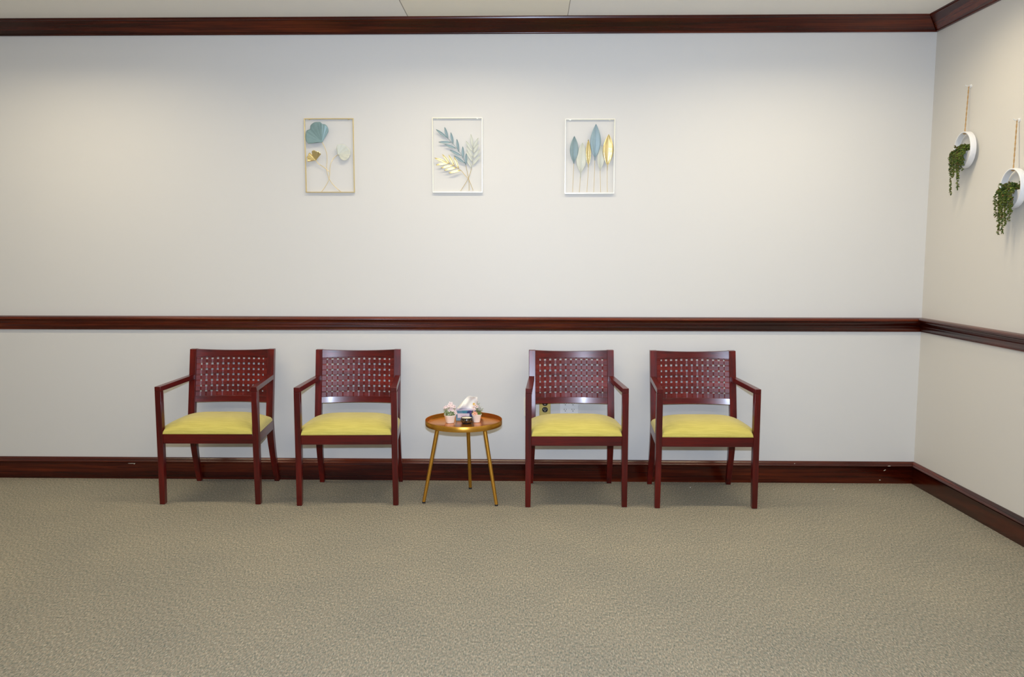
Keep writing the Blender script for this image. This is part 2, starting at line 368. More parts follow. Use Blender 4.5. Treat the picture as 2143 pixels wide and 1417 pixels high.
# ceiling fixtures (the warm lamps of the room, above the frame)
def ceiling_light(x, y, label, mat, wx=1.2, wy=0.36):
    # wraparound fluorescent: shallow white pan, translucent box diffuser below it
    t = thing('ceiling_light', label, 'ceiling light', (x, y, ZC), 0, 'ceiling lights of the room')
    bm = new_bm(); add_box(bm, -wx/2-0.015, wx/2+0.015, -wy/2+0.03, wy/2-0.03, -0.02, -0.0005); obj('light_pan', bm, M['white'], t, smooth=False)
    for s in (-1, 1):
        bm = new_bm(); add_box(bm, s*wx/2-(0.015 if s < 0 else 0), s*wx/2+(0.015 if s > 0 else 0), -wy/2, wy/2, -0.085, -0.0205); obj('end_cap', bm, M['white'], t, smooth=False)
    bm = new_bm(); add_box(bm, -wx/2+0.001, wx/2-0.001, -wy/2, wy/2, -0.083, -0.021); obj('diffuser', bm, mat, t, smooth=False)
def recessed_light(x, y, label, wx=1.2, wy=0.16):
    # narrow recessed downlight: white trim ring, louvre keeps the beam off the top of the wall
    t = thing('recessed_ceiling_light', label, 'ceiling light', (x, y, ZC), 0, 'narrow recessed lights along the chair wall')
    bm = new_bm(); b_ = 0.02
    for q in ((-wx/2-b_, wx/2+b_, -wy/2-b_, -wy/2), (-wx/2-b_, wx/2+b_, wy/2, wy/2+b_), (-wx/2-b_, -wx/2, -wy/2, wy/2), (wx/2, wx/2+b_, -wy/2, wy/2)):
        add_box(bm, *q, -0.012, -0.0005)
    obj('trim_ring', bm, M['white'], t, smooth=False)
    bm = new_bm(); add_box(bm, -wx/2, wx/2, -wy/2, wy/2, -0.004, -0.0006); obj('diffuser', bm, M['diffuser_soft'], t, smooth=False)
    a = bpy.data.lights.new('downlight', 'AREA'); a.shape = 'RECTANGLE'; a.size = wx; a.size_y = wy; a.energy = DOWN_W; a.color = CEIL_COL; a.spread = math.radians(DOWN_SPREAD)
    o = bpy.data.objects.new('downlight', a); C.objects.link(o); o.parent = t; o.location = (0, 0, -0.006)
recessed_light(-2.60, -0.85, 'narrow recessed light nearest the left wall, in the row by the chairs')
recessed_light(-0.40, -0.85, 'narrow recessed light above the side table, in the row by the chairs')
recessed_light(1.40, -0.85, 'narrow recessed light nearest the hoop planters, in the row by the chairs')
ceiling_light(-2.65, -3.9, 'white ceiling light far from the chairs, nearest the left wall', M['diffuser_far'])
ceiling_light(-0.40, -3.9, 'white ceiling light far from the chairs, middle of its row', M['diffuser_far'])
ceiling_light(1.60, -3.9, 'white ceiling light far from the chairs, nearest the right wall', M['diffuser_far'])

# ------------------------------------------------------------------ armchairs
Wf, Wb, LW, PW = 0.562, 0.505, 0.033, 0.039
ZT, ZA, ZRT, ZRB, ZP = 0.8192, 0.664, 0.3986, 0.345, 0.5056
YA, YT = 0.418, 0.4475
def ypost(z):
    """front face of the rear post, side view: splayed foot, straight leaning back"""
    if z >= ZRT: return YA + (YT-YA)*(z-ZA)/(ZT-ZA)
    y1 = YA + (YT-YA)*(ZRT-ZA)/(ZT-ZA)
    t = 1 - z/ZRT
    return y1 - 0.004*math.sin(t*PI) + (0.470-y1)*t**1.35
def pthick(z): return 0.036 if z > 0.30 else 0.027 + 0.009*(z/0.30)
def post_bm(s):
    bm = new_bm(); rings = []
    for z in [0, 0.04, 0.08, 0.13, 0.18, 0.23, 0.28, 0.33, 0.3986, 0.5, 0.6, 0.7, ZT]:
        xo = Wb/2; pw = PW if z > 0.3 else 0.028 + (PW-0.028)*(z/0.30)
        y = ypost(z); d = pthick(z); a, b_ = (s*xo, s*(xo-pw))
        rings.append([(a, y, z), (b_, y, z), (b_, y+d, z), (a, y+d, z)])
    loft(bm, rings); return bm
def bow(u): # panel concavity, u in [-1,1]; positive = towards the wall
    return 0.028*(1-u*u)
PX = Wb/2 - PW
def panel_y(x, z, off=0): return ypost(z) + 0.006 + bow(x/PX) + off
def curved_slab(z0, z1, thick, dip=0.0, nx=28, off=0.0, nz=4):
    bm = new_bm(); rings = []
    for i in range(nx+1):
        u = -1+2*i/nx; x = u*(PX+0.001); zt = z1 - dip*(1-u*u)
        r = [(x, panel_y(x, z0+(zt-z0)*k/nz, off), z0+(zt-z0)*k/nz) for k in range(nz+1)]
        r += [(x, panel_y(x, z0+(zt-z0)*k/nz, off)+thick, z0+(zt-z0)*k/nz) for k in range(nz, -1, -1)]
        rings.append(r)
    loft(bm, rings); return bm
def weave_bm():
    bm = new_bm(); px, pz = 0.0312, 0.0322; nh = 13
    zc0 = 0.5695                       # lowest row of holes
    z_lo, z_hi = 0.534, 0.778
    wv, wh = px-0.0125, pz-0.0125; T = 0.0011; A = 0.00065
    sq = lambda p: max(-1.0, min(1.0, 3.2*math.cos(PI*p)))
    def strip(pf, n, half):
        # pf(t, side)-> point, offset
        rings = []
        for i in range(n+1):
            t = i/n; rings.append([pf(t, -half, 0), pf(t, half, 0), pf(t, half, T), pf(t, -half, T)])
        loft(bm, rings)
    for i in range(nh+1):              # vertical strips
        xc = (i - nh/2)*px
        h = wv/2
        def pf(t, s, d, xc=xc, i=i):
            z = z_lo + (z_hi-z_lo)*t; x = max(-PX, min(PX, xc+s)); ph = (z-(zc0-pz/2))/pz
            return (x, panel_y(x, z, 0.004 + A*sq(ph + i) + d), z)
        strip(pf, 128, h if 0 < i < nh else h+0.004)
    for j in range(8):                 # horizontal strips
        zc = zc0 - pz/2 + j*pz
        def pf(t, s, d, zc=zc, j=j):
            x = -PX + 2*PX*t; ph = x/px + nh/2
            return (x, panel_y(x, zc+s, 0.004 - A*sq(ph + j) + d), zc+s)
        strip(pf, 224, wh/2 + (0.003 if j in (0, 7) else 0))
    return bm
def cushion_bm():
    bm = new_bm(); L = 0.372; NU, NV = 36, 30; rows = []
    def hw(y): return Wf/2 - 0.001 + (Wb/2+0.002 - Wf/2)*(y/0.372)
    ys = [0.0, 0.0008, 0.003, 0.008, 0.016, 0.026, 0.0365, 0.0385] + [0.0385 + (L-0.0385)*(1-(1-k/22)**1.0) for k in range(1, 20)] + [L-0.022, L-0.010, L-0.003, L-0.0008, L]
    us = [-1 + 2*k/NU for k in range(NU+1)]
    us = [math.copysign(1-(1-abs(u))**1.7, u) for u in us]
    e, A = 0.019, 0.054
    def rnd(d, r):
        d = max(0.0, min(1.0, d/r)); return math.sqrt(max(0, 1-(1-d)**2))
    for y in ys:
        w_ = (Wf/2-LW-0.0005) if y < 0.038 else hw(y); r = []
        W2 = hw(y)
        for u in us:
            x = u*w_; X = abs(x)/W2; V = abs(2*y/L-1)
            dome = (1-min(1, X)**4.0)*(1-V**3.4)
            de = min((w_-abs(x)), y, L-y)
            h = e*rnd(de, 0.014) + A*dome**0.85 + 0.003*rnd(de, 0.05)
            r.append((x, y, ZRT + 0.001 + h))
        rows.append(r)
    R = [[bm.verts.new(p) for p in r] for r in rows]
    for a, b_ in zip(R[:-1], R[1:]):
        for i in range(len(us)-1): bm.faces.new((a[i], a[i+1], b_[i+1], b_[i]))
    # underside
    B = [[bm.verts.new((v.co.x*0.995, v.co.y, ZRT+0.0008)) for v in (r[0], r[-1])] for r in R]
    return bm
def bend_arm(s):
    bm = new_bm(); rings = []; t = 0.027
    y1 = ypost(ZA) + 0.002
    for k in range(9):
        f = k/8; y = y1*f; xo = Wf/2 + (Wb/2 - Wf/2)*f; wd = LW - 0.001*f; z = ZA + 0.004*f
        rings.append([(s*xo, y, z), (s*(xo-wd), y, z), (s*(xo-wd), y, z-t), (s*xo, y, z-t)])
    loft(bm, rings); return bm
def front_leg(s):
    bm = new_bm(); rings = []
    for z in (0, 0.004, 0.2, ZRB, ZRT, ZA-0.0272):
        sh = 0.004*(1-min(z, 0.3)/0.3); a = 0.0015 if z == 0 else 0
        rings.append([(s*(Wf/2-a), 0+a, z), (s*(Wf/2-LW+sh+a), 0+a, z), (s*(Wf/2-LW+sh+a), 0.038-sh-a, z), (s*(Wf/2-a), 0.038-sh-a, z)])
    loft(bm, rings); return bm
def make_chair(label):
    t = thing('armchair', label, 'chair', (0,0,0), 0, 'armchairs along the back wall')
    for s in (-1, 1):
        o = obj('leg', front_leg(s), M['cherry'], t, bevel=0.0018)
        o = obj('rear_leg_post', post_bm(s), M['cherry'], t, bevel=0.0018)
        obj('armrest', bend_arm(s), M['cherry_y'], t, bevel=0.0016)
    bm = new_bm(); add_box(bm, -(Wf/2-LW), Wf/2-LW, 0.004, 0.026, ZRB, ZRT); obj('front_rail', bm, M['cherry_h'], t, bevel=0.0012)
    for s in (-1, 1):
        bm = new_bm(); yb = ypost(0.37)+0.001
        rings = []
        for f in (0, 1):
            y = 0.038 + (yb-0.038)*f; xo = Wf/2 + (Wb/2-Wf/2)*(y/0.41)
            rings.append([(s*(xo-0.001), y, ZRB), (s*(xo-0.022), y, ZRB), (s*(xo-0.022), y, ZRT), (s*(xo-0.001), y, ZRT)])
        loft(bm, rings); obj('side_rail', bm, M['cherry_y'], t, bevel=0.001)
    bm = new_bm(); add_box(bm, -PX, PX, ypost(0.37)+0.004, ypost(0.37)+0.026, ZRB, ZRT); obj('back_rail', bm, M['cherry_h'], t, bevel=0.001)
    obj('seat_cushion', cushion_bm(), M['fabric'], t, angle=80)
    obj('top_rail', curved_slab(0.772, ZT-0.001, 0.022, 0.009), M['cherry_h'], t, bevel=0.001)
    obj('lower_back_rail', curved_slab(ZP, 0.5405, 0.018, 0.0, off=0.0), M['cherry_h'], t, bevel=0.001)
    obj('woven_back_panel', weave_bm(), M['cherry_weave'], t, angle=40)
    return t
M['cherry_weave'] = wood('cherry_veneer_strips', srgb(70, 9, 8), srgb(98, 17, 12), srgb(124, 30, 18), (3, 40, 40), 0.40, 0.4)
M['cherry_y'] = wood('cherry_wood_depth', srgb(60, 5, 6), srgb(86, 10, 8), srgb(112, 19, 11), (40, 3, 40), 0.28, 0.45, coat=0.12)
def copy_tree(o, parent=None):
    c = o.copy(); C.objects.link(c); c.parent = parent
    for ch in list(o.children): copy_tree(ch, c)
    return c
chair = make_chair('cherry wood armchair with yellow seat, furthest left of the four, nearest the left picture edge')
SPOTS = [(-1.7731, -0.526, 0.0213, None),
         (-1.0027, -0.530, 0.040, 'cherry wood armchair with yellow seat directly left of the gold side table'),
         (0.2642, -0.530, 0.0241, 'cherry wood armchair with yellow seat right of the side table, before the outlets'),
         (0.9763, -0.5353, 0.007, 'cherry wood armchair with yellow seat, furthest right, nearest the room corner')]
for i, (x, y, a, lab) in enumerate(SPOTS):
    o = chair if i == 0 else copy_tree(chair)
    o.location = (x, y, 0); o.rotation_euler = (0, 0, a)
    if lab: o['label'] = lab

# ------------------------------------------------------------------ side table
TX, TY, TZ, TR = -0.3665, -0.378, 0.434, 0.217
tb = thing('side_table', 'round gold tray side table on three slanted legs between the chairs', 'table', (TX, TY, 0))
bm = new_bm()
lathe(bm, [(0.0, TZ-0.0035), (TR-0.004, TZ-0.0035), (TR-0.0005, TZ-0.002), (TR, TZ+0.001), (TR, TZ+0.0265), (TR-0.0008, TZ+0.0275), (TR-0.0018, TZ+0.0265), (TR-0.002, TZ+0.002), (TR-0.0045, TZ-0.0002)], n=96, caps=False)
tray = obj('tray_rim', bm, M['gold'], tb, angle=50)
bm = new_bm(); lathe(bm, [(0.0, TZ), (TR-0.004, TZ), (TR-0.0022, TZ+0.002), (TR-0.00205, TZ+0.026)], n=96, caps=False)
obj('tray_top', bm, M['copper'], tb, angle=50)
for (fx, fy) in ((-0.586, -0.4715), (-0.177, -0.5107), (-0.345, -0.1865)):
    d = Vector((fx-TX, fy-TY, 0)); top = Vector((d.x*0.64, d.y*0.64, TZ-0.004)); foot = Vector((d.x, d.y, 0.008))
    bm = new_bm(); tube(bm, [top, foot], [0.0118, 0.0092], 24); lg = obj('leg', bm, M['gold'], tb)
    ax = (foot-top).normalized()
    bm = new_bm(); tube(bm, [foot - ax*0.001, Vector((d.x, d.y, 0.0))], [0.0098, 0.0092], 20); obj('foot_cap', bm, M['rubber'], lg)

# tissue box --------------------------------------------------------------
bx = thing('tissue_box', 'teal and purple tissue box with a tissue sticking out on the gold table', 'tissue box', (-0.349, -0.296, TZ), 0.02)
def box_mat():
    mt, nt, b = mat_base('printed_carton'); v = coords(nt)
    sx = N(nt, 'ShaderNodeSeparateXYZ'); nt.links.new(v, sx.inputs[0])
    wv = N(nt, 'ShaderNodeTexNoise'); wv.inputs['Scale'].default_value = 16; wv.inputs['Detail'].default_value = 0; nt.links.new(v, wv.inputs['Vector'])
    ma = N(nt, 'ShaderNodeMath', operation='MULTIPLY_ADD'); ma.inputs[1].default_value = 5.5; ma.inputs[2].default_value = 0.0; nt.links.new(sx.outputs[0], ma.inputs[0])
    mb = N(nt, 'ShaderNodeMath', operation='ADD'); nt.links.new(ma.outputs[0], mb.inputs[0]); nt.links.new(wv.outputs['Fac'], mb.inputs[1])
    r = ramp(nt, [(0.0, srgb(96, 138, 160)), (0.30, srgb(60, 128, 150)), (0.5, srgb(52, 120, 150)), (0.54, srgb(44, 54, 110)), (0.66, srgb(84, 40, 130)), (0.8, srgb(120, 60, 150)), (0.95, srgb(70, 40, 130))])
    r.color_ramp.interpolation = 'CONSTANT'
    nt.links.new(mb.outputs[0], r.inputs[0]); nt.links.new(r.outputs[0], b.inputs['Base Color']); b.inputs['Roughness'].default_value = 0.35
    return mt
M['carton'] = box_mat()
M['lilac'] = plain('lilac_card', srgb(196, 188, 214), 0.5)
bm = new_bm(); add_box(bm, -0.069, 0.069, 0, 0.095, 0.0005, 0.060); obj('carton', bm, M['carton'], bx, smooth=False, bevel=0.0008)
bm = new_bm(); add_box(bm, -0.069, 0.069, 0, 0.095, 0.0601, 0.0612); obj('carton_lid', bm, M['lilac'], bx, smooth=False)
bm = new_bm(); add_box(bm, -0.0595, 0.0092, -0.0012, -0.0002, 0.017, 0.043); lb = obj('printed_label', bm, plain('label_paper', srgb(226, 214, 222), 0.5), bx, smooth=False)
bm = new_bm(); t_ = 0.0006
for (x0, x1, z0, z1) in ((-0.0565, 0.0062, 0.0195, 0.0201), (-0.0565, 0.0062, 0.0399, 0.0405), (-0.0565, -0.0559, 0.0195, 0.0405), (0.0056, 0.0062, 0.0195, 0.0405)):
    add_box(bm, x0, x1, -0.0015, -0.0011, z0, z1)
obj('label_border', bm, plain('label_pink_line', srgb(206, 150, 160), 0.5), lb, smooth=False)
def text_mesh(name, body, size, mat, parent, loc, rot=(PI/2, 0, 0), ext=0.0002):
    cu = bpy.data.curves.new(name, 'FONT'); cu.body = body; cu.size = size; cu.extrude = ext; cu.align_x = 'CENTER'; cu.align_y = 'CENTER'; cu.space_character = 1.15
    o = bpy.data.objects.new(name, cu); C.objects.link(o)
    dg = bpy.context.evaluated_depsgraph_get(); me = bpy.data.meshes.new_from_object(o.evaluated_get(dg)); bpy.data.objects.remove(o)
    o = bpy.data.objects.new(name, me); C.objects.link(o); me.materials.clear(); me.materials.append(mat); o.location = loc; o.rotation_euler = rot
    if parent: o.parent = parent
    return o
text_mesh('lettering', 'TISSUE', 0.0100, plain('letter_rose', srgb(190, 130, 150), 0.5), lb, (-0.0252, -0.0015, 0.0300))
# the tissue: a crumpled sheet fanned out of the slot, higher towards the right
bm = new_bm(); NU, NT = 44, 22; G = []
out = [(-0.064, 0.006), (-0.052, 0.020), (-0.036, 0.038), (-0.020, 0.056), (-0.004, 0.071), (0.010, 0.078), (0.026, 0.074), (0.040, 0.069), (0.052, 0.067), (0.054, 0.045)]
for i in range(NU+1):
    s = i/NU; q = s*(len(out)-1); k = min(int(q), len(out)-2); f = q-k
    ox = out[k][0]*(1-f)+out[k+1][0]*f; oz = out[k][1]*(1-f)+out[k+1][1]*f; row = []
    for j in range(NT+1):
        t = j/NT
        bx_ = -0.045 + 0.085*s
        x = bx_*(1-t) + ox*t; z = oz*t**0.9
        y = 0.047 - 0.024*math.sin(t*PI*0.9)*math.cos(s*PI*1.1-0.4) + 0.008*math.sin(9*s+5*t)*t + 0.005*math.sin(17*s-6*t)*t + 0.012*(s-0.5)*t
        row.append(bm.verts.new((x, y, 0.0605+z)))
    G.append(row)
for a, b_ in zip(G[:-1], G[1:]):
    for j in range(NT): bm.faces.new((a[j], a[j+1], b_[j+1], b_[j]))
ts = obj('tissue', bm, M['tissue'], bx, angle=80); so = ts.modifiers.new('thick', 'SOLIDIFY'); so.thickness = 0.0012

# pots ----------------------------------------------------------------------
def pot(name, label, x, y, r_top, h, sides, rot):
    t = thing(name, label, 'potted flowers', (x, y, TZ+0.0004), rot, 'small flower pots on the gold table')
    bm = new_bm(); rings = []
    def ring(r, z, e=0.0):
        out_ = []; n = 40
        for k in range(n):
            a = 2*PI*k/n; pw = 3.2
            c, s = math.cos(a), math.sin(a)
            q = (abs(c)**pw + abs(s)**pw)**(-1/pw)
            out_.append((r*c*q*0.93, r*s*q*0.93, z))
        return out_
    prof = [(r_top*0.55, 0), (r_top*0.66, 0.001), (r_top*0.74, h*0.3), (r_top*0.90, h*0.78), (r_top*1.0, h*0.96), (r_top*0.99, h), (r_top*0.9, h), (r_top*0.87, h*0.9), (r_top*0.8, h*0.85), (0.0005, h*0.85)]
    loft(bm, [ring(r, z) for r, z in prof]); obj('pot', bm, M['ceramic'], t, angle=60)
    return t
def petal_flower(bm, c, n, size, face):
    """n petals around centre c facing direction face"""
    face = Vector(face).normalized(); a = face.orthogonal().normalized(); b_ = face.cross(a); ph = random.random()*6
    for k in range(n):
        d = a*math.cos(2*PI*k/n+ph) + b_*math.sin(2*PI*k/n+ph); sd = face.cross(d)
        c = Vector(c); P = []
        for tt, wd, up in ((0.08, 0.10, 0.0), (0.45, 0.34, 0.12), (0.8, 0.30, 0.22), (1.0, 0.03, 0.22)):
            p = c + d*size*tt + face*size*up
            P.append((bm.verts.new(p - sd*size*wd), bm.verts.new(p + face*(-size*0.06)), bm.verts.new(p + sd*size*wd)))
        for p, q in zip(P[:-1], P[1:]):
            bm.faces.new((p[0], p[1], q[1], q[0])); bm.faces.new((p[1], p[2], q[2], q[1]))
def leaf(bm, c, d, L, W_, up=(0,0,1)):
    d = Vector(d).normalized(); up = Vector(up); sd = d.cross(up)
    if sd.length < 1e-3: sd = Vector((1,0,0))
    sd.normalize(); nn = sd.cross(d); c = Vector(c); P = []
    for tt, wd, z in ((0, 0.08, 0), (0.35, 0.5, 0.06), (0.7, 0.42, 0.04), (1.0, 0.03, -0.06)):
        p = c + d*L*tt + nn*L*z
        P.append((bm.verts.new(p - sd*W_*wd), bm.verts.new(p - nn*W_*0.18), bm.verts.new(p + sd*W_*wd)))
    for p, q in zip(P[:-1], P[1:]):
        bm.faces.new((p[0], p[1], q[1], q[0])); bm.faces.new((p[1], p[2], q[2], q[1]))
def thick(o, t=0.0004):
    s = o.modifiers.new('thick', 'SOLIDIFY'); s.thickness = t; return o
def ball(bm, c, r, n=6):
    s = len(bm.verts); lathe(bm, [(0.0, -r)] + [(r*math.cos(math.radians(a)), r*math.sin(math.radians(a))) for a in (-50, -10, 30, 65)] + [(0.0, r)], n=n, caps=False)
    bm.verts.ensure_lookup_table()
    for v in bm.verts[s:]: v.co += Vector(c)

p1 = pot('flower_pot', 'white pot of pale pink flowers and tiny white blooms, left of the tissue box', -0.447, -0.352, 0.034, 0.046, 8, 0.5)
bm = new_bm()
for k in range(150):
    a = random.random()*2*PI; r = 0.028*math.sqrt(random.random()); z = 0.042 + 0.020*random.random()
    leaf(bm, (r*math.cos(a), r*math.sin(a), z), (math.cos(a)*0.6, math.sin(a)*0.6, random.uniform(0, 1.2)), 0.010, 0.006)
thick(obj('foliage', bm, M['green'], p1), 0.0003)
bm = new_bm()
for k in range(210):
    a = random.random()*2*PI; r = 0.034*math.sqrt(random.random()); z = 0.048 + 0.024*random.random()*(1-(r/0.04)**2) + 0.004*random.random()
    ball(bm, (r*math.cos(a), r*math.sin(a), z), random.uniform(0.0011, 0.0020), 5)
obj('filler_blooms', bm, M['filler'], p1)
Ri = Matrix.Rotation(-0.5, 3, 'Z')
blooms = [(0.004, 0.108, 0.018), (0.014, 0.100, 0.016), (-0.004, 0.098, 0.014), (0.024, 0.094, 0.014), (-0.022, 0.092, 0.012), (-0.030, 0.088, 0.010), (0.008, 0.082, 0.013), (0.016, 0.074, 0.012), (0.030, 0.066, 0.012), (0.034, 0.056, 0.012), (-0.002, 0.072, 0.011)]
stems = new_bm()
for bx0, bz, sz in blooms:
    c = Ri @ Vector((bx0, -0.010 + random.uniform(-0.006, 0.006), bz)); bm = new_bm()
    petal_flower(bm, c, 5, sz*0.85, Ri @ Vector((random.uniform(-0.4, 0.4), -1, random.uniform(0.1, 0.7)))); ball(bm, c + Ri @ Vector((0, -0.0015, 0)), 0.0012, 6)
    thick(obj('blossom', bm, M['petal'], p1, angle=70), 0.0004)
    tube(stems, [Ri @ Vector((bx0*0.3, 0.0, 0.040)), Ri @ Vector((bx0*0.6, -0.004, 0.040+(bz-0.04)*0.55)), c + Ri @ Vector((0, 0.001, 0))], 0.0007, 5)
obj('stems', stems, M['green'], p1)

p2 = pot('flower_pot', 'white pot of peach flowers and yellow-green sprigs, right of the candle bowl', -0.2965, -0.3275, 0.0305, 0.0465, 8, 0.1)
bm = new_bm()
for k in range(60):
    a = random.random()*2*PI; r = 0.02*math.sqrt(random.random()); leaf(bm, (r*math.cos(a), r*math.sin(a), 0.042), (math.cos(a)*0.7, math.sin(a)*0.7, random.uniform(0.2, 1)), 0.014, 0.006)
for (sx_, sz_, n) in ((0.010, 0.108, 16), (-0.004, 0.092, 12), (0.020, 0.088, 10), (0.034, 0.078, 12), (0.030, 0.066, 10), (-0.026, 0.064, 14), (-0.032, 0.052, 10), (0.004, 0.08, 12)):
    base = Vector((sx_*0.2, 0, 0.042)); tip = Vector((sx_, -0.008+random.uniform(-0.006, 0.006), sz_))
    tube(bm, [base, (base+tip)/2 + Vector((0, -0.003, 0.002)), tip], 0.0006, 5)
    for k in range(n):
        f = 0.25 + 0.75*k/n; c = base.lerp(tip, f); s = 1 if k % 2 else -1
        leaf(bm, c, (s*0.8, random.uniform(-0.6, 0.2), 0.7), 0.011, 0.0042)
thick(obj('foliage', bm, M['green'], p2), 0.0003)
for nm, mt_, lst in (('blossom', M['petal_peach'], [(-0.012, -0.024, 0.054, 0.017), (-0.004, -0.022, 0.049, 0.013)]), ('blossom', M['petal'], [(-0.018, -0.012, 0.086, 0.014), (-0.008, -0.012, 0.098, 0.012), (0.002, -0.012, 0.092, 0.012), (-0.014, -0.014, 0.076, 0.011)])):
    for x, y, z, sz in lst:
        bm = new_bm(); petal_flower(bm, (x, y, z), 5, sz*0.85, (random.uniform(-0.4, 0.3), -1, 0.35))
        o = thick(obj(nm, bm, mt_, p2, angle=70), 0.0004)
        bm = new_bm(); ball(bm, (x, y-0.002, z), 0.0018, 8); obj('flower_centre', bm, M['yellow'], o)
for x, z in ((-0.016, 0.106), (-0.012, 0.103)):
    bm = new_bm(); petal_flower(bm, (x, -0.010, z), 6, 0.007, (0, -1, 0.4)); thick(obj('yellow_bloom', bm, M['yellow'], p2), 0.0004)

# candle bowl -----------------------------------------------------------------
cb = thing('candle_bowl', 'small dark patterned bowl filled with cream wax at the front of the table', 'candle', (-0.3505, -0.369, TZ+0.0004))
def bowl_mat():
    mt, nt, b = mat_base('patterned_bowl'); tc = N(nt, 'ShaderNodeTexCoord'); sp_ = N(nt, 'ShaderNodeSeparateXYZ'); nt.links.new(tc.outputs['Object'], sp_.inputs[0])
    at = N(nt, 'ShaderNodeMath', operation='ARCTAN2'); nt.links.new(sp_.outputs[1], at.inputs[0]); nt.links.new(sp_.outputs[0], at.inputs[1])
    cb_ = N(nt, 'ShaderNodeCombineXYZ'); mu = N(nt, 'ShaderNodeMath', operation='MULTIPLY'); mu.inputs[1].default_value = 3.5; nt.links.new(at.outputs[0], mu.inputs[0]); nt.links.new(mu.outputs[0], cb_.inputs[0])
    mz = N(nt, 'ShaderNodeMath', operation='MULTIPLY'); mz.inputs[1].default_value = 90; nt.links.new(sp_.outputs[2], mz.inputs[0]); nt.links.new(mz.outputs[0], cb_.inputs[1])
    vo = N(nt, 'ShaderNodeTexVoronoi'); vo.inputs['Scale'].default_value = 1.6; vo.inputs['Randomness'].default_value = 0.35; nt.links.new(cb_.outputs[0], vo.inputs['Vector'])
    r = ramp(nt, [(0.0, srgb(196, 168, 96)), (0.26, srgb(150, 120, 60)), (0.34, srgb(24, 34, 40)), (1.0, srgb(14, 24, 30))]); nt.links.new(vo.outputs['Distance'], r.inputs[0])
    g = N(nt, 'ShaderNodeMath', operation='GREATER_THAN'); g.inputs[1].default_value = 0.010; nt.links.new(sp_.outputs[2], g.inputs[0])
    g2 = N(nt, 'ShaderNodeMath', operation='LESS_THAN'); g2.inputs[1].default_value = 0.029; nt.links.new(sp_.outputs[2], g2.inputs[0])
    gm = N(nt, 'ShaderNodeMath', operation='MULTIPLY'); nt.links.new(g.outputs[0], gm.inputs[0]); nt.links.new(g2.outputs[0], gm.inputs[1])
    mx = N(nt, 'ShaderNodeMixRGB'); mx.inputs[1].default_value = (*srgb(14, 24, 28), 1); nt.links.new(gm.outputs[0], mx.inputs[0]); nt.links.new(r.outputs[0], mx.inputs[2])
    nt.links.new(mx.outputs[0], b.inputs['Base Color']); b.inputs['Roughness'].default_value = 0.25; return mt
bm = new_bm(); lathe(bm, [(0.0, 0), (0.026, 0), (0.027, 0.002), (0.026, 0.004), (0.032, 0.010), (0.0355, 0.017), (0.0345, 0.025), (0.0315, 0.031), (0.0325, 0.0345), (0.0305, 0.0345), (0.0295, 0.031), (0.0, 0.031)], n=48, caps=False)
obj('bowl', bm, bowl_mat(), cb, angle=50)
bm = new_bm(); lathe(bm, [(0.0, 0.0312), (0.0293, 0.0312), (0.0293, 0.0322), (0.027, 0.033), (0.0, 0.033)], n=40, caps=False); obj('wax', bm, M['wax'], cb, angle=50)

# ------------------------------------------------------------------ outlets behind the chair
def outlet_face(bm_face, bm_hole, cx, cz, y):
    n = 28; r = 0.0172
    ring = [(cx + r*math.cos(2*PI*k/n), max(-0.0160, min(0.0160, r*math.sin(2*PI*k/n))) + cz) for k in range(n)]
    loft(bm_face, [[(a, y, b_) for a, b_ in ring], [(a, y-0.0025, b_) for a, b_ in ring]])
    add_box(bm_hole, cx-0.0075, cx-0.0050, y-0.0029, y-0.0026, cz-0.001, cz+0.0075)
    add_box(bm_hole, cx+0.0050, cx+0.0072, y-0.0029, y-0.0026, cz-0.0000, cz+0.0068)
    s = len(bm_hole.verts); tube(bm_hole, [(cx, y-0.0026, cz-0.0068), (cx, y-0.0029, cz-0.0068)], 0.0026, 12)
def plate(name, label, cat, cx, cz, w_, h_, mat, cols, face_mat, hole_mat):
    t = thing(name, label, cat, (cx, -0.0003, cz))
    bm = new_bm(); add_box(bm, -w_/2, w_/2, -0.0055, 0, -h_/2, h_/2); obj('cover_plate', bm, mat, t, bevel=0.002)
    for c in cols:
        for s in (-1, 1):
            f = new_bm(); h = new_bm(); outlet_face(f, h, c, s*0.0195, -0.0054)
            o = obj('receptacle', f, face_mat, t, angle=30); obj('slots', h, hole_mat, o, smooth=False)
    for c in (cols or [0]):
        for dz in ([0] if cols else [-0.042, 0.042]):
            bm = new_bm(); tube(bm, [(c, -0.0050, dz), (c, -0.0066, dz)], 0.003, 14); obj('screw', bm, M['brass'] if mat is M['brass'] else M['white'], t)
    return t
plate('wall_outlet', 'brass outlet plate with black receptacles, seen under the third chair back', 'outlet', 0.0998, 0.4645, 0.068, 0.114, M['brass'], [0.0], M['black'], M['cream'])
plate('wall_outlet', 'white double outlet plate seen between seat and back of the third chair', 'outlet', 0.2470, 0.4635, 0.114, 0.114, M['white'], [-0.0235, 0.0235], M['white'], M['black'])
plate('wall_plate', 'blank cream wall plate half hidden behind the front leg of the third chair', 'wall plate', 0.0068, 0.461, 0.068, 0.112, M['cream'], [], None, None)

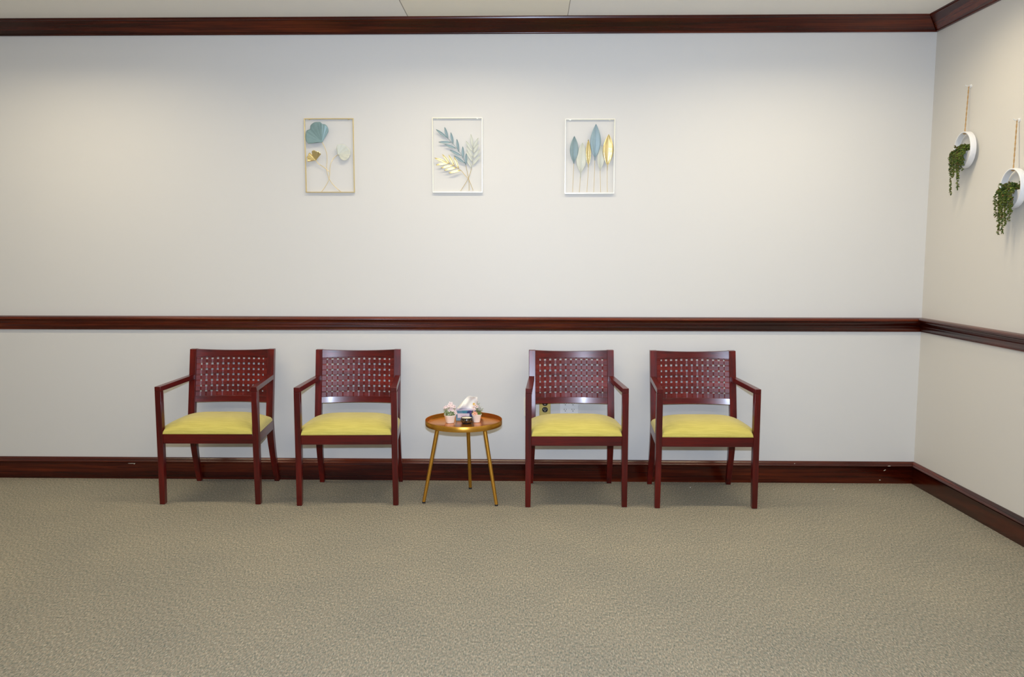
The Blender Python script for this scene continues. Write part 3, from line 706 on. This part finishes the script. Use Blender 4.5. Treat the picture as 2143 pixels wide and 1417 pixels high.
# ------------------------------------------------------------------ metal wall art
def art(label, cx, cz, w_, h_, px):
    t = thing('wall_art', label, 'wall art', (cx, 0, cz), 0, 'framed metal botanical wall art')
    x0, y0, x1, y1 = px; kx, kz = w_/(x1-x0), h_/(y1-y0)
    def P(a, b_, d=0.015): return Vector(((a-(x0+x1)/2)*kx, -d, ((y0+y1)/2-b_)*kz))
    return t, P
def art_frame(t, w_, h_, mat, th=0.0048, dp=0.012):
    bm = new_bm()
    A = [(-w_/2, -h_/2), (w_/2, -h_/2), (w_/2, h_/2), (-w_/2, h_/2)]; I = [(-w_/2+th, -h_/2+th), (w_/2-th, -h_/2+th), (w_/2-th, h_/2-th), (-w_/2+th, h_/2-th)]
    y0, y1 = -0.004, -0.004-dp
    V = [[bm.verts.new((x, y, z)) for x, z in L] for y in (y0, y1) for L in (A, I)]
    for k in range(4):
        j = (k+1) % 4
        bm.faces.new((V[2][k], V[2][j], V[3][j], V[3][k])); bm.faces.new((V[0][k], V[1][k], V[1][j], V[0][j]))
        bm.faces.new((V[0][k], V[0][j], V[2][j], V[2][k])); bm.faces.new((V[1][k], V[3][k], V[3][j], V[1][j]))
    obj('frame', bm, mat, t, bevel=0.0006)
    for sx_ in (-1, 1):
        bm = new_bm(); add_box(bm, sx_*(w_/2-0.03)-0.004, sx_*(w_/2-0.03)+0.004, -0.0045, 0.0, h_/2-0.0075, h_/2-0.001)
        obj('hanging_tab', bm, mat, t, smooth=False)
def spline(pts, n=8):
    pts = [Vector(p) for p in pts]; out_ = []
    for i in range(len(pts)-1):
        p0 = pts[max(i-1, 0)]; p1 = pts[i]; p2_ = pts[i+1]; p3 = pts[min(i+2, len(pts)-1)]
        for k in range(n):
            t = k/n; out_.append(0.5*((2*p1) + (-p0+p2_)*t + (2*p0-5*p1+4*p2_-p3)*t*t + (-p0+3*p1-3*p2_+p3)*t**3))
    return out_ + [pts[-1]]
def fan_leaf(t, P, base, outline, mat, d0=0.016, amp=0.007, waves=3.0, n=60, rings=12, ribs=0.0006):
    """ginkgo fan: outline is the outer edge (pixels) from one side of the stalk to the other"""
    o2 = spline([(a, b_, 0) for a, b_ in outline], 10); m_ = len(o2)
    bm = new_bm(); G = []
    for i, q in enumerate(o2):
        s = i/(m_-1); row = []
        for j in range(rings+1):
            f = j/rings; a = base[0] + (q.x-base[0])*f; b_ = base[1] + (q.y-base[1])*f
            dep = d0 + amp*f*(0.6 + 0.9*math.sin(waves*PI*s + 0.8)) + ribs*math.sin(s*waves*26)*f
            row.append(bm.verts.new(P(a, b_, dep)))
        G.append(row)
    for a, b_ in zip(G[:-1], G[1:]):
        for j in range(rings): bm.faces.new((a[j], a[j+1], b_[j+1], b_[j]))
    bmesh.ops.remove_doubles(bm, verts=bm.verts, dist=1e-6)
    o = thick(obj('leaf', bm, mat, t, angle=85), 0.0007)
    return o
def stem(t, P, pts, mat, r=0.0015, d=0.012, parent=None):
    bm = new_bm(); tube(bm, spline([P(a, b_, d) for a, b_ in pts], 8), r, 8)
    return obj('stem', bm, mat, parent or t)
def blade(bm, P, base, tip, wpx, d0=0.014, d1=0.018, fold=0.003, n=12, shape=0.5):
    """lens-shaped leaflet folded along its midrib, widths in pixels"""
    b0 = Vector((base[0], base[1])); b1 = Vector((tip[0], tip[1])); ax = (b1-b0); L = ax.length; ax.normalize(); sd = Vector((-ax.y, ax.x)); G = []
    for i in range(n+1):
        f = i/n; w_ = wpx/2*(math.sin(PI*f**(0.5/shape if shape != 0.5 else 1.0)))**0.75 if 0 < i < n else 0.3
        c = b0 + ax*L*f; d = d0 + (d1-d0)*f
        row = []
        for k in (-1, -0.5, 0, 0.5, 1):
            q = c + sd*w_*k; row.append(bm.verts.new(P(q.x, q.y, d + fold*abs(k)*(1 if fold > 0 else 1))))
        G.append(row)
    for a, b_ in zip(G[:-1], G[1:]):
        for j in range(4): bm.faces.new((a[j], a[j+1], b_[j+1], b_[j]))

# first: ginkgo leaves
w1, h1 = 0.2925, 0.4325
t, P = art('thin gold frame holding three fan-shaped ginkgo leaves, one large and teal', -1.1839, 1.9675, w1, h1, (133, 128, 904, 1292))
art_frame(t, w1, h1, M['frame_gold'])
lf = fan_leaf(t, P, (410, 500), [(408, 506), (340, 503), (262, 520), (200, 522), (170, 490), (152, 430), (158, 365), (172, 318), (225, 292), (240, 235), (300, 195), (360, 190), (400, 195), (432, 222), (480, 232), (512, 280), (512, 345), (470, 400), (430, 455), (414, 500)], M['teal'], amp=0.010, waves=3.4)
lf['label'] = 'large teal fan leaf'
stem(t, P, [(408, 500), (450, 590), (478, 700), (478, 800), (468, 900), (480, 1000), (508, 1080), (560, 1160), (640, 1240), (692, 1284)], M['frame_gold'], parent=lf)
lf = fan_leaf(t, P, (305, 785), [(302, 788), (250, 785), (205, 810), (178, 798), (186, 770), (168, 745), (182, 718), (194, 680), (212, 664), (236, 684), (252, 690), (250, 655), (266, 634), (300, 632), (330, 652), (350, 646), (376, 664), (396, 690), (366, 708), (345, 730), (318, 770), (308, 785)], M['gold_leaf'], amp=0.012, waves=3.2, d0=0.018)
lf['label'] = 'small shiny gold fan leaf'
stem(t, P, [(305, 788), (350, 840), (420, 885), (470, 925), (512, 965)], M['frame_gold'], parent=lf, d=0.016)
lf = fan_leaf(t, P, (655, 692), [(652, 690), (652, 660), (642, 620), (642, 580), (656, 548), (700, 534), (740, 534), (780, 556), (812, 585), (838, 620), (852, 660), (848, 692), (836, 712), (832, 735), (812, 768), (775, 788), (735, 784), (704, 762), (686, 735), (684, 708), (662, 697)], M['sage'], amp=0.009, waves=2.6)
lf['label'] = 'pale sage fan leaf'
stem(t, P, [(655, 692), (590, 740), (545, 810), (520, 900), (515, 990), (500, 1080), (450, 1180), (378, 1276)], M['frame_gold'], parent=lf, d=0.010)

# second: branches
t, P = art('pale gold frame holding three leafy branches in slate, sage and gold', -0.4246, 1.9685, 0.2965, 0.4355, (104, 112, 894, 1298))
art_frame(t, 0.2965, 0.4355, M['frame_silver'])
def branch(label, mat, rib, leaves, stem_pts, wpx, d0):
    bm = new_bm()
    for (bx_, by_), (tx_, ty_) in leaves: blade(bm, P, (bx_, by_), (tx_, ty_), wpx, d0, d0+0.006, 0.003)
    tube(bm, spline([P(a, b_, d0) for a, b_ in rib], 6), 0.0011, 6)
    o = thick(obj('leafy_branch', bm, mat, t, angle=60), 0.0006); o['label'] = label
    stem(t, P, stem_pts, M['frame_gold'], parent=o, d=d0-0.002)
    return o
branch('slate blue branch', M['slate'], [(345, 430), (430, 525), (525, 640), (585, 745), (630, 865)],
       [((340, 430), (165, 298)), ((355, 450), (302, 262)), ((405, 502), (205, 500)), ((435, 530), (398, 345)), ((480, 598), (300, 535)), ((522, 655), (492, 450)), ((560, 715), (382, 625)), ((588, 758), (586, 568)), ((620, 835), (445, 712)), ((630, 860), (640, 675))],
       [(630, 865), (650, 960), (672, 1060), (680, 1160), (680, 1268)], 42, 0.014)
branch('pale sage branch', M['sage'], [(742, 575), (748, 700), (740, 800), (718, 910)],
       [((740, 580), (712, 370)), ((745, 648), (632, 480)), ((747, 600), (830, 430)), ((750, 670), (832, 525)), ((742, 738), (640, 560)), ((745, 755), (856, 610)), ((738, 810), (640, 640)), ((728, 865), (862, 705)), ((718, 905), (634, 720))],
       [(718, 908), (695, 1000), (665, 1075), (610, 1170), (545, 1268)], 46, 0.010)
branch('shiny gold branch', M['gold_leaf'], [(325, 822), (385, 848), (455, 880), (520, 922), (560, 950)],
       [((335, 822), (140, 750)), ((372, 826), (160, 862)), ((380, 840), (262, 690)), ((440, 862), (238, 908)), ((455, 880), (362, 700)), ((490, 898), (292, 946)), ((520, 920), (446, 730)), ((558, 942), (360, 988))],
       [(558, 948), (610, 1010), (672, 1085), (710, 1170), (745, 1265)], 40, 0.018)

# third: six upright leaves
t, P = art('white-gold frame holding six upright pointed leaves on straight stems', 0.3554, 1.9605, 0.2925, 0.4330, (120, 132, 912, 1316))
art_frame(t, 0.2925, 0.4330, M['frame_silver'])
def upright(label, mat, base, tip, wpx, foot, d0, neck=0.04, gold=False):
    bm = new_bm(); b0 = Vector(base); b1 = Vector(tip); n = 22; G = []
    for i in range(n+1):
        f = i/n; g = max(0.0, (f-neck)/(1-neck)); w_ = wpx/2*abs(math.sin(PI*g**0.93))**0.86 if i < n else 0.4
        w_ = max(w_, 8 if f < 0.2 else 0.4)
        c = b0.lerp(b1, f); row = []
        for k in (-1, -0.66, -0.33, 0, 0.33, 0.66, 1):
            row.append(bm.verts.new(P(c.x + w_*k, c.y, d0 + 0.0045*abs(k) + 0.0005*math.sin(f*90)*abs(k) + 0.004*math.sin(PI*f))))
        G.append(row)
    for a, b_ in zip(G[:-1], G[1:]):
        for j in range(6): bm.faces.new((a[j], a[j+1], b_[j+1], b_[j]))
    o = thick(obj('leaf', bm, mat, t, angle=60), 0.0006); o['label'] = label
    bm = new_bm(); tube(bm, [P(b0.x + (b1.x-b0.x)*f, b0.y + (b1.y-b0.y)*f, d0 + 0.0045 + 0.004*math.sin(PI*f)+0.0006) for f in [k/12 for k in range(12)]], [0.0019] + [0.0013]*6 + [0.0009]*4 + [0.0005], 6)
    obj('midrib', bm, M['frame_silver'] if gold else mat, o)
    stem(t, P, [(base[0], base[1]-10), ((base[0]*0.6+foot*0.4), (base[1]+1290)/2), (foot, 1292)], M['frame_gold'], parent=o, d=d0, r=0.0012)
upright('slate blue leaf, first from left', M['slate'], (262, 835), (268, 400), 136, 248, 0.012)
upright('wide pale sage leaf', M['sage'], (370, 1060), (400, 505), 176, 354, 0.010, neck=0.14)
upright('narrow shiny gold leaf', M['gold_leaf'], (494, 900), (490, 455), 84, 476, 0.016, neck=0.06, gold=True)
upright('tall blue leaf', M['blue'], (596, 790), (608, 215), 170, 584, 0.020, neck=0.08)
upright('small pale sage leaf', M['sage'], (684, 945), (700, 545), 118, 694, 0.013, neck=0.02)
upright('wide gold leaf', M['gold_leaf'], (796, 940), (812, 375), 172, 802, 0.016, neck=0.13, gold=True)

# ------------------------------------------------------------------ hanging hoop planters on the right wall
def planter(label, hlabel, yc, zc, yh, zh, R_, strands, seed):
    rnd = random.Random(seed)
    t = thing('hanging_planter', label, 'planter', (rx(yc), yc, zc), math.atan(KR)-0.075, 'hoop planters hung on the right wall')
    # local: x = -distance from wall, y = along the wall, z up
    D0, D1 = 0.011, 0.041
    def L(o, y, z): return (-o, y, z)
    bm = new_bm(); n = 72; th = 0.0075; rings = []
    for k in range(n):
        a = 2*PI*k/n; c, s = math.cos(a), math.sin(a)
        rings.append([L(D0, R_*c, R_*s), L(D1-0.0015, R_*c, R_*s), L(D1, (R_-0.0015)*c, (R_-0.0015)*s), L(D1, (R_-th+0.0015)*c, (R_-th+0.0015)*s), L(D1-0.0015, (R_-th)*c, (R_-th)*s), L(D0, (R_-th)*c, (R_-th)*s)])
    V = [[bm.verts.new(p) for p in r] for r in rings]
    for i in range(n):
        a, b_ = V[i], V[(i+1) % n]
        for j in range(6): bm.faces.new((a[j], a[(j+1) % 6], b_[(j+1) % 6], b_[j]))
    obj('hoop', bm, M['white_metal'], t, angle=60)
    # half-moon cup that fills the bottom of the hoop
    bm = new_bm(); Ri_ = R_-th+0.0002; zt = -0.010; pts = []
    a0 = math.asin(zt/Ri_)
    for k in range(25):
        a = -PI - a0 + (PI + 2*a0)*k/24; pts.append((Ri_*math.cos(a), Ri_*math.sin(a)))
    rr = [[L(D0+0.001, y, z) for y, z in pts], [L(D1-0.003, y, z) for y, z in pts]]
    loft(bm, rr); obj('planter_cup', bm, M['white_metal'], t, angle=60)
    # twisted jute loop from the hook, through the top of the hoop
    hz = zh - zc; hy = yh - yc; bm = new_bm()
    for s in (-1, 1):
        pts = [L(0.030 - 0.016*k/20 + 0.0016*s*math.cos(k*1.3), hy*(k/20) + 0.0022*s*math.sin(k*1.3) , R_ + (hz-R_)*k/20 + 0.002) for k in range(21)]
        pts = [L(0.031, 0.0, R_-th-0.002)] + pts
        tube(bm, pts, 0.0019, 6)
    tube(bm, [L(0.022, -0.006, R_-th-0.003), L(0.03, 0.0, R_-th-0.004), L(0.034, 0.008, R_-th-0.003)], 0.003, 6)
    obj('hanging_cord', bm, M['cord'], t)
    # trailing succulent
    bm = new_bm()
    def cluster(c, sz=1.0):
        for q in range(4):
            d = Vector((rnd.uniform(-1, 0.4), rnd.uniform(-1, 1), rnd.uniform(-0.8, 0.6)))
            leaf(bm, c, d, rnd.uniform(0.010, 0.015)*sz, rnd.uniform(0.009, 0.012)*sz, up=(0.3, 0.1, 1))
    for q in range(110):
        y = rnd.uniform(-0.068, 0.080); o = rnd.uniform(0.018, 0.066); cluster(Vector(L(o, y, -0.008 + rnd.uniform(0, 0.032) - (0.02 if o > 0.055 else 0))))
    for (y0, y1, ln) in strands:
        nn = int(ln/0.0085); o0 = rnd.uniform(0.046, 0.062); prev = []
        for k in range(nn):
            f = k/max(1, nn-1); y = y0 + (y1-y0)*f + 0.006*math.sin(k*1.9+y0*50); z = -0.012 - ln*f; o = o0 + 0.010*math.sin(min(1, f*3)*PI/2) - 0.006*f
            cluster(Vector(L(o, y, z)), 1.0 - 0.25*f); prev.append(L(o, y, z))
        if len(prev) > 2: tube(bm, prev, 0.0010, 5)
    thick(obj('trailing_plant', bm, M['trailing'], t, angle=60), 0.0011)
    hk = thing('wall_hook', hlabel, 'hook', (rx(yh), yh, zh), math.atan(KR), 'small white wall hooks')
    bm = new_bm(); tube(bm, [(0, 0, 0), (-0.004, 0, 0)], 0.009, 16); obj('hook_base', bm, M['white'], hk)
    bm = new_bm(); tube(bm, spline([(-0.003, 0, 0.002), (-0.016, 0, -0.001), (-0.027, 0, 0.0005), (-0.031, 0, 0.006)], 5), 0.0022, 8); obj('hook_prong', bm, M['white'], hk)
planter('white hoop planter with trailing succulent, nearer the room corner', 'small white hook holding the cord of the planter nearer the corner', -0.405, 1.948, -0.385, 2.2865, 0.097,
        [(0.070, 0.072, 0.215), (0.066, 0.060, 0.105), (0.055, 0.050, 0.115), (0.045, 0.045, 0.120), (0.035, 0.030, 0.115), (0.025, 0.018, 0.100), (0.010, -0.004, 0.195), (0.0, -0.010, 0.110), (0.015, 0.010, 0.09), (-0.020, -0.032, 0.140), (-0.015, -0.022, 0.06), (-0.040, -0.048, 0.075), (-0.050, -0.058, 0.070), (-0.060, -0.066, 0.055), (-0.030, -0.038, 0.095)], 3)
planter('white hoop planter with trailing succulent, nearer the right picture edge and lower', 'small white hook holding the cord of the lower planter by the picture edge', -0.848, 1.712, -0.822, 2.0415, 0.097,
        [(0.074, 0.066, 0.120), (0.066, 0.056, 0.205), (0.052, 0.050, 0.170), (0.058, 0.060, 0.13), (0.040, 0.038, 0.10), (0.030, 0.022, 0.150), (0.020, 0.004, 0.200), (0.005, -0.006, 0.160), (-0.010, -0.018, 0.150), (-0.030, -0.034, 0.145), (-0.040, -0.046, 0.105), (-0.055, -0.064, 0.095), (-0.065, -0.070, 0.070), (-0.048, -0.056, 0.11), (0.0, 0.0, 0.07)], 11)

# lint on the carpet
for (x, y, lab) in ((1.812, -0.156, 'tiny white scrap on the carpet between the last chair and the corner'), (0.968, -0.135, 'tiny white scrap on the carpet under the furthest right chair')):
    bm = new_bm(); ball(bm, (0, 0, 0.0025), 0.003, 6)
    o = obj('paper_scrap', bm, M['white'], None); o.location = (x, y, 0); tag(o, lab, 'scrap', 'tiny scraps on the carpet')
